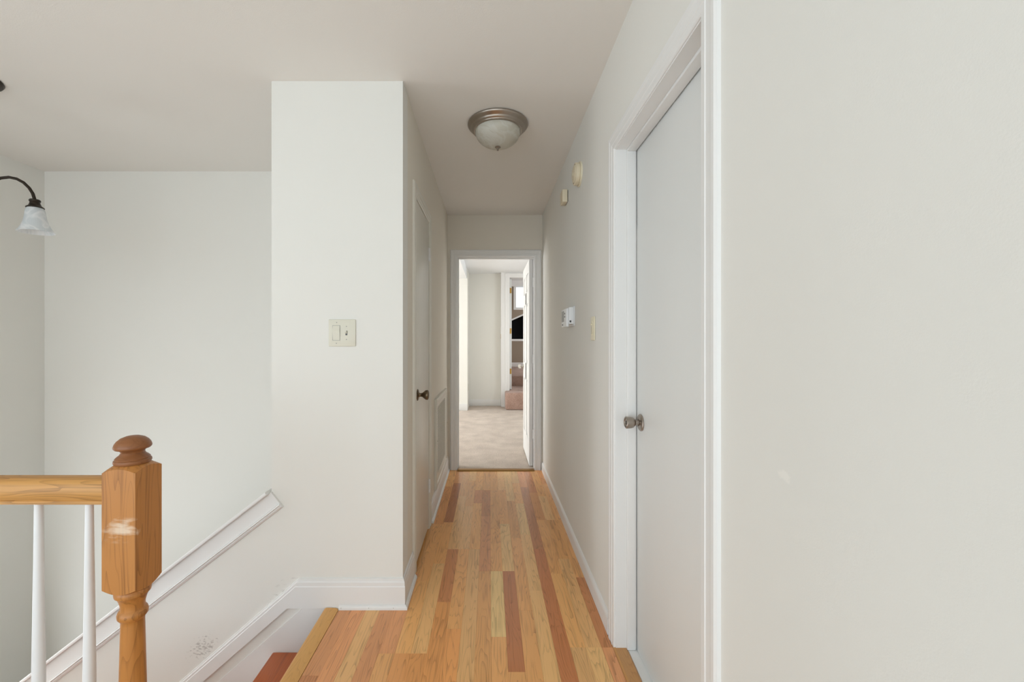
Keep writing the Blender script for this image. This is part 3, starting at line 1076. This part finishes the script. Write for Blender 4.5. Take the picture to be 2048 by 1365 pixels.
sm = thing('smoke_alarm', 'round cream smoke alarm high on the right wall', 'smoke alarm', (XR, 2.325, 2.10))
sc = (XR, 2.322, 2.168)
b = N()
lathe(b, [(0.0, 0.0004), (0.067, 0.0004), (0.0675, 0.004), (0.066, 0.009), (0.0, 0.009)], sc, (-1, 0, 0), n=48)
obj('mounting_base', b, 'ivory', sm, smooth=True)
b = N()
lathe(b, [(0.0, 0.0092), (0.0575, 0.0092), (0.0575, 0.011), (0.0600, 0.013), (0.0605, 0.029), (0.0575, 0.033), (0.052, 0.0345), (0.050, 0.0325), (0.047, 0.0325), (0.045, 0.037), (0.036, 0.040), (0.020, 0.041), (0.0, 0.041)], sc, (-1, 0, 0), n=48)
cv = obj('cover', b, 'cream', sm, smooth=True)
for k in range(10):
    a = 2 * math.pi * k / 10
    b = N()
    yy, z = sc[1] + 0.0485 * math.cos(a), sc[2] + 0.0485 * math.sin(a)
    lathe(b, [(0.0, 0.0326), (0.0035, 0.0326), (0.0033, 0.0332), (0.0, 0.0333)], (XR, yy, z), (-1, 0, 0), n=10)
    obj('vent_hole', b, 'duct', cv)
b = N()
lathe(b, [(0.0, 0.0412), (0.010, 0.0412), (0.009, 0.0430), (0.0, 0.0432)], sc, (-1, 0, 0), n=20)
obj('test_button', b, 'ivory', sm, smooth=True)

cb = thing('door_chime', 'small cream box mounted on the right wall below smoke alarm', 'chime box', (XR, 2.71, 2.132))
boxobj('back_plate', 'darkplastic', (XR - 0.004, XR - 0.0004, 2.677, 2.754, 2.136, 2.208), cb)
boxobj('cover', 'cream', (XR - 0.037, XR - 0.0042, 2.672, 2.759, 2.132, 2.212), cb, bevel=0.002)

# ------------------------------------------------------------------ flush ceiling lamp
FX, FY = 0.046, 2.305
cl = thing('ceiling_light', 'flush ceiling lamp with brushed nickel ring and alabaster glass bowl', 'ceiling light', (FX, FY, H))
b = N()
lathe(b, [(0.0, -0.0004), (0.158, -0.0004), (0.166, -0.003), (0.1675, -0.008), (0.164, -0.014), (0.157, -0.019), (0.151, -0.024), (0.148, -0.027), (0.1475, -0.030), (0.143, -0.0345),
          (0.1385, -0.037), (0.1375, -0.041), (0.131, -0.0435), (0.126, -0.043), (0.126, -0.030), (0.0, -0.030)], (FX, FY, H), n=64, cap=False)
obj('ring', b, 'nickel', cl, smooth=True, angle=50)
b = N()
pr = [(0.1245, -0.036)] + [(0.1245 * math.cos(t), -0.046 - 0.082 * math.sin(t)) for t in [R(v) for v in range(0, 86, 7)]] + [(0.0, -0.1285)]
lathe(b, pr, (FX, FY, H), n=56, cap=False)
obj('glass_bowl', b, 'alabaster', cl, smooth=True, angle=80)
b = N()
lathe(b, [(0.0, -0.1288), (0.016, -0.1288), (0.0165, -0.1305), (0.011, -0.1335), (0.006, -0.136), (0.005, -0.140), (0.0058, -0.143), (0.0058, -0.146), (0.0035, -0.149), (0.0, -0.1495)], (FX, FY, H), n=24)
obj('finial', b, 'nickel', cl, smooth=True)

# ------------------------------------------------------------------ hanging lamp in the stairwell
HX, HY = -2.37, 1.88
ch = thing('chandelier', 'dark bronze chandelier with white bell glass shades over the stairwell', 'chandelier', (HX, HY, H))
b = N()
lathe(b, [(0.0, -0.0004), (0.113, -0.0004), (0.115, -0.004), (0.110, -0.012), (0.092, -0.019), (0.05, -0.026), (0.018, -0.032), (0.010, -0.045), (0.0, -0.046)], (HX, HY, H), n=48)
obj('canopy', b, 'bronze', ch, smooth=True)
b = N()
tube(b, [(HX, HY, H - 0.046), (HX, HY, 2.05)], 0.007)
obj('stem', b, 'bronze', ch, smooth=True)
b = N()
lathe(b, [(0.0, 2.05), (0.014, 2.05), (0.018, 2.03), (0.012, 2.01), (0.022, 1.98), (0.036, 1.945), (0.040, 1.91), (0.030, 1.87), (0.015, 1.85), (0.020, 1.835), (0.012, 1.815), (0.0, 1.805)], (HX, HY, 0), n=32)
obj('body', b, 'bronze', ch, smooth=True)
RA = 0.24
for k in range(3):
    a = R(20 + 120 * k)
    ca, sa = math.cos(a), math.sin(a)

    def P(r, z):
        return (HX + r * ca, HY + r * sa, z)
    b = N()
    pts = [(0.030, 1.90), (0.055, 1.935), (0.085, 1.968), (0.115, 1.988), (0.145, 1.996), (0.172, 1.992), (0.196, 1.978), (0.216, 1.955), (0.229, 1.930), (0.235, 1.905), (0.236, 1.895)]
    tube(b, [P(r, z) for r, z in pts], 0.0065, n=12)
    arm = obj('arm', b, 'bronze', ch, smooth=True)
    tilt = 0.03
    ax = (-ca * tilt * -1.0, -sa * tilt * -1.0, -1.0)
    o = P(0.236, 1.902)
    b = N()
    lathe(b, [(0.0, 0.0), (0.018, 0.0), (0.0205, 0.004), (0.020, 0.009), (0.0175, 0.012), (0.019, 0.020), (0.023, 0.029), (0.032, 0.037), (0.032, 0.040), (0.0, 0.040)], o, ax, n=32)
    obj('shade_holder', b, 'bronze', arm, smooth=True)
    b = N()
    lathe(b, [(0.028, 0.0402), (0.032, 0.047), (0.0345, 0.058), (0.036, 0.072), (0.0385, 0.090), (0.0435, 0.110), (0.051, 0.130), (0.061, 0.148), (0.0655, 0.1535), (0.0635, 0.1545),
              (0.059, 0.149), (0.049, 0.131), (0.0415, 0.111), (0.0365, 0.091), (0.034, 0.072), (0.0325, 0.058), (0.030, 0.047), (0.026, 0.0405)], o, ax, n=48, cap=False)
    obj('glass_shade', b, 'frost', arm, smooth=True, angle=70)

# ------------------------------------------------------------------ room beyond the hall
ZC = 2.51
YW = 7.85
bm = N()
bx(bm, -4.0, 1.6, 3.985, 7.95, -0.15, 0.010)
struct('floor_bedroom', bm, 'carpet', 'beige pile carpet in the room beyond the doorway', 'carpet')
bm = N()
bx(bm, -4.1, 1.7, YE + 0.12, 7.95, ZC, ZC + 0.08)
bx(bm, -4.0, -0.40, 4.5, 7.31, 2.335, ZC)
struct('ceiling_bedroom', bm, 'roomceil', 'white ceiling with dropped soffit in the room beyond', 'ceiling')
bm = N()
bx(bm, -0.3875, 0.214, YW, 7.95, 0, ZC)
struct('wall_far', bm, 'roomwall', 'cream back wall of the carpeted room beyond', 'wall')
bm = N()
bx(bm, -4.0, -0.3875, 7.31, 7.95, 0, ZC)
struct('wall_nook', bm, 'roomwall', 'bright white wall corner left of the cream back wall', 'wall')
DX0, DX1, DZ0, DZ1, DY = 0.377, 1.16, 0.317, 2.41, 7.72
bm = N()
bx(bm, 0.214, DX0 - 0.015, DY, 7.95, 0, ZC + 0.05)
bx(bm, DX1 + 0.015, 1.6, DY, 7.95, 0, ZC + 0.05)
bx(bm, DX0 - 0.015, DX1 + 0.015, DY, 7.95, DZ1 + 0.015, ZC + 0.05)
struct('wall_doorway', bm, 'trim', 'white wall around the doorway to the carpeted steps', 'wall')
casing('trim_8', 'white casing around the far doorway above the carpeted step', DX0, DX1, DZ1, 0.011, lambda a, z, v: (a, DY - v, z), prof=[(u * 1.2, v) for u, v in CAS])
bm = N()
bx(bm, 1.6, 1.7, YE + 0.12, 5.2, 0, ZC)
bx(bm, 1.6, 1.7, 6.6, 7.95, 0, ZC)
bx(bm, 1.6, 1.7, 5.2, 6.6, 0, 0.7)
bx(bm, 1.6, 1.7, 5.2, 6.6, 2.1, ZC)
struct('wall_bedroom_right', bm, 'roomwall', 'cream right wall of the room beyond', 'wall')
bm = N()
bx(bm, -4.1, -4.0, YE + 0.12, 4.5, 0, ZC)
bx(bm, -4.1, -4.0, 6.9, 7.95, 0, ZC)
bx(bm, -4.1, -4.0, 4.5, 6.9, 0, 0.6)
bx(bm, -4.1, -4.0, 4.5, 6.9, 2.2, ZC)
bx(bm, -4.1, XL - 0.2, YE + 0.02, YE + 0.12, 0, ZC)
bx(bm, XR + 0.2, 1.7, YE + 0.02, YE + 0.12, 0, ZC)
struct('wall_bedroom_left', bm, 'roomwall', 'cream window wall of the room beyond', 'wall')
for nm, lb, dims in (('baseboard_far', 'white baseboard under the cream back wall', (-0.3872, 0.2135, YW - 0.014, YW - 0.0003, 0.0104, 0.127)),
                     ('baseboard_nook', 'white baseboard on the bright wall corner', (-3.9, -0.3870, 7.296, 7.3097, 0.0104, 0.127))):
    o = boxobj(nm, 'trim', dims, bevel=0.003)
    tag(o, lb, 'baseboard', kind='structure')
o = boxobj('strike_plate', 'brass', (0.2105, 0.2138, DY + 0.03, DY + 0.06, 1.275, 1.365))
tag(o, 'small brass plate on the corner edge beside the far doorway', 'plate')
o = boxobj('wall_outlet', 'almond', (-0.3872, -0.3835, 7.56, 7.63, 0.33, 0.445), bevel=0.0012)
tag(o, 'small outlet plate low on the side of the bright wall corner', 'outlet')

# carpeted steps going up
s1 = boxobj('carpeted_step', 'stepcarpet', (0.283, 1.3, 7.335, DY - 0.035, 0.011, 0.317), bevel=0.03, seg=4)
tag(s1, 'rose carpeted box step in front of the far doorway', 'step', group='carpeted steps')
bm = N()
bx(bm, DX0 + 0.001, DX1 - 0.001, DY - 0.034, 8.0, 0.011, 0.316)
bx(bm, 0.20, 2.4, 8.0, 8.5, 0.011, 0.316)
tag(obj('carpeted_landing', bm, 'stepcarpet'), 'rose carpeted floor just inside the far doorway', 'landing', kind='structure')
s2 = boxobj('carpeted_step', 'stepcarpet', (0.2005, 2.3995, 8.5, 11.4995, 0.011, 0.517), bevel=0.02, seg=3)
tag(s2, 'rose carpeted upper step beyond the far doorway', 'step', group='carpeted steps')
# open door inside the far doorway
d4 = thing('door_4', 'open white door with brass hinges seen on edge in the far doorway', 'door', (0.397, 7.80, 0.325), kind='structure')
boxobj('door_slab', 'door', (0.380, 0.4165, 7.80, 8.45, 0.325, 2.40), d4, bevel=0.001)
for hz in (2.183, 1.422, 0.665):
    boxobj('hinge_leaf', 'brass', (0.3815, 0.4125, 7.7975, 7.7997, hz - 0.05, hz + 0.05), d4)
    b = N()
    lathe(b, [(0.006, hz - 0.05), (0.006, hz + 0.05)], (0.3855, 7.792, 0), n=12)
    obj('hinge_pin', b, 'brass', d4)
boxobj('jamb', 'trim', (DX0 - 0.0145, DX0 - 0.0002, DY + 0.001, 7.95, 0.318, DZ1 + 0.0140), d4)

# far wall with dark slanted opening and window
YD = 11.5
bm = N()
bx(bm, 0.1, 0.45, YD, YD + 0.12, 0, 2.9)
bx(bm, 0.45, 1.3, YD, YD + 0.12, 0, 1.289)
prism(bm, [(0.45, 1.724), (1.3, 2.107), (1.3, 2.148), (0.45, 2.148)], YD, YD + 0.12)
bx(bm, 0.45, 0.72, YD, YD + 0.12, 2.148, 2.74)
bx(bm, 1.2, 1.3, YD, YD + 0.12, 2.148, 2.74)
bx(bm, 0.45, 1.3, YD, YD + 0.12, 2.74, 2.9)
bx(bm, 1.3, 2.5, YD, YD + 0.12, 0, 2.9)
struct('wall_stair_end', bm, 'brownwall', 'taupe wall with slanted dark opening beyond the far doorway', 'wall')
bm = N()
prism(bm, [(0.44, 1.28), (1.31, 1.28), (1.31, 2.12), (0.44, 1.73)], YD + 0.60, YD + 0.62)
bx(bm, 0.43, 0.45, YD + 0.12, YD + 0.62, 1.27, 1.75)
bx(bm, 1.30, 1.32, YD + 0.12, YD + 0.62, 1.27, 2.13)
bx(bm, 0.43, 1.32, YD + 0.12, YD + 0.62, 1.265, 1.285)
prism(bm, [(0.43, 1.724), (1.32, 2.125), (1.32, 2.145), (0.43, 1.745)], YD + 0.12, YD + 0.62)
struct('dark_recess', bm, 'recess_shade', 'recess coloured black to read as unlit behind the slanted opening', 'recess')
tr = thing('trim_9', 'white ledge and slanted trim around the dark opening', 'trim', (0.87, YD, 1.28), kind='structure')
boxobj('ledge', 'trim', (0.42, 1.33, YD - 0.03, YD - 0.0005, 1.232, 1.288), tr)
b = N()
prism(b, [(0.45, 1.724), (1.3, 2.107), (1.3, 2.152), (0.45, 1.769)], YD - 0.02, YD - 0.0005)
obj('slanted_trim', b, 'trim', tr)
bm = N()
bx(bm, 0.1, 0.2, 7.95, YD, 0, 2.9)
bx(bm, 2.4, 2.5, 7.95, 9.1, 0, 2.9)
bx(bm, 2.4, 2.5, 10.5, YD, 0, 2.9)
bx(bm, 2.4, 2.5, 9.1, 10.5, 0, 1.1)
bx(bm, 2.4, 2.5, 9.1, 10.5, 2.3, 2.9)
bx(bm, 0.1, 2.5, 7.95, 8.0, DZ1 + 0.02, 2.9)
bx(bm, DX1 + 0.02, 2.5, 7.95, 8.0, 0, 2.9)
struct('wall_stair_side', bm, 'brownwall', 'taupe side walls of the stair space', 'wall')
bm = N()
bx(bm, 0.1, 2.5, 7.95, YD + 0.12, 2.9, 2.98)
struct('ceiling_stair', bm, 'roomceil', 'white ceiling above the carpeted steps', 'ceiling')
o = boxobj('baseboard_stair', 'trim', (0.2, 2.4, YD - 0.014, YD - 0.0004, 0.5175, 0.638), bevel=0.002)
tag(o, 'white baseboard below the taupe wall', 'baseboard', kind='structure')
wn = thing('window_1', 'small bright white framed window high on the taupe wall', 'window', (0.96, YD, 2.148), kind='structure')
for dims, nm in (((0.665, 0.735, YD - 0.02, YD + 0.02, 2.10, 2.74), 'side_frame'), ((1.185, 1.255, YD - 0.02, YD + 0.02, 2.10, 2.74), 'side_frame'),
                 ((0.735, 1.185, YD - 0.02, YD + 0.02, 2.10, 2.165), 'sill'), ((0.25, 1.62, YD - 0.07, YD - 0.001, 2.74, 2.899), 'valance')):
    boxobj(nm, 'trim', dims, wn)
boxobj('pane', 'pane', (0.735, 1.185, YD + 0.05, YD + 0.056, 2.16, 2.74), wn)

# unseen windows, several added only for their light, each a frame with a mullion
def window(name, label, put, a0, a1, z0, z1):
    t = thing(name, label, 'window', put((a0 + a1) / 2, 0, z0), kind='structure')
    fr = 0.05
    for (p0, p1, q0, q1), nm in (((a0, a0 + fr, z0, z1), 'frame'), ((a1 - fr, a1, z0, z1), 'frame'), ((a0 + fr, a1 - fr, z0, z0 + fr), 'frame'),
                                 ((a0 + fr, a1 - fr, z1 - fr, z1), 'frame'), (((a0 + a1) / 2 - 0.02, (a0 + a1) / 2 + 0.02, z0 + fr, z1 - fr), 'mullion')):
        b = N()
        P0, P1 = put(p0, -0.03, q0), put(p1, 0.03, q1)
        bx(b, min(P0[0], P1[0]), max(P0[0], P1[0]), min(P0[1], P1[1]), max(P0[1], P1[1]), q0, q1)
        obj(nm, b, 'trim', t)


window('added_window_2', 'wide unseen window added behind the viewer to let light in', lambda a, d, z: (a, YB - 0.04 + d, z), -3.0, 0.4, 0.1, 2.3)
window('added_window_3', 'unseen window added in the left wall to light the right wall', lambda a, d, z: (XS - 0.05 + d, a, z), -2.7, -0.3, 0.1, 2.3)
window('added_window_5', 'tall unseen window added in the stairwell to light its ceiling', lambda a, d, z: (XS - 0.06 + d * 0.5, a, z), 1.2, 1.9, -1.35, 0.65)
window('window_4', 'window in the left wall of the carpeted room', lambda a, d, z: (-4.05 + d, a, z), 4.5, 6.9, 0.6, 2.2)
window('added_window_6', 'unseen side window added to brighten the stair space', lambda a, d, z: (2.45 + d, a, z), 9.1, 10.5, 1.1, 2.3)
window('window_7', 'window in the right wall of the carpeted room', lambda a, d, z: (1.65 + d, a, z), 5.2, 6.6, 0.7, 2.1)
window('added_window_8', 'narrow window added out of view to brighten the lower stairwell', lambda a, d, z: (XS - 0.06 + d * 0.5, a, z), 2.2, 2.64, -2.15, -0.25)
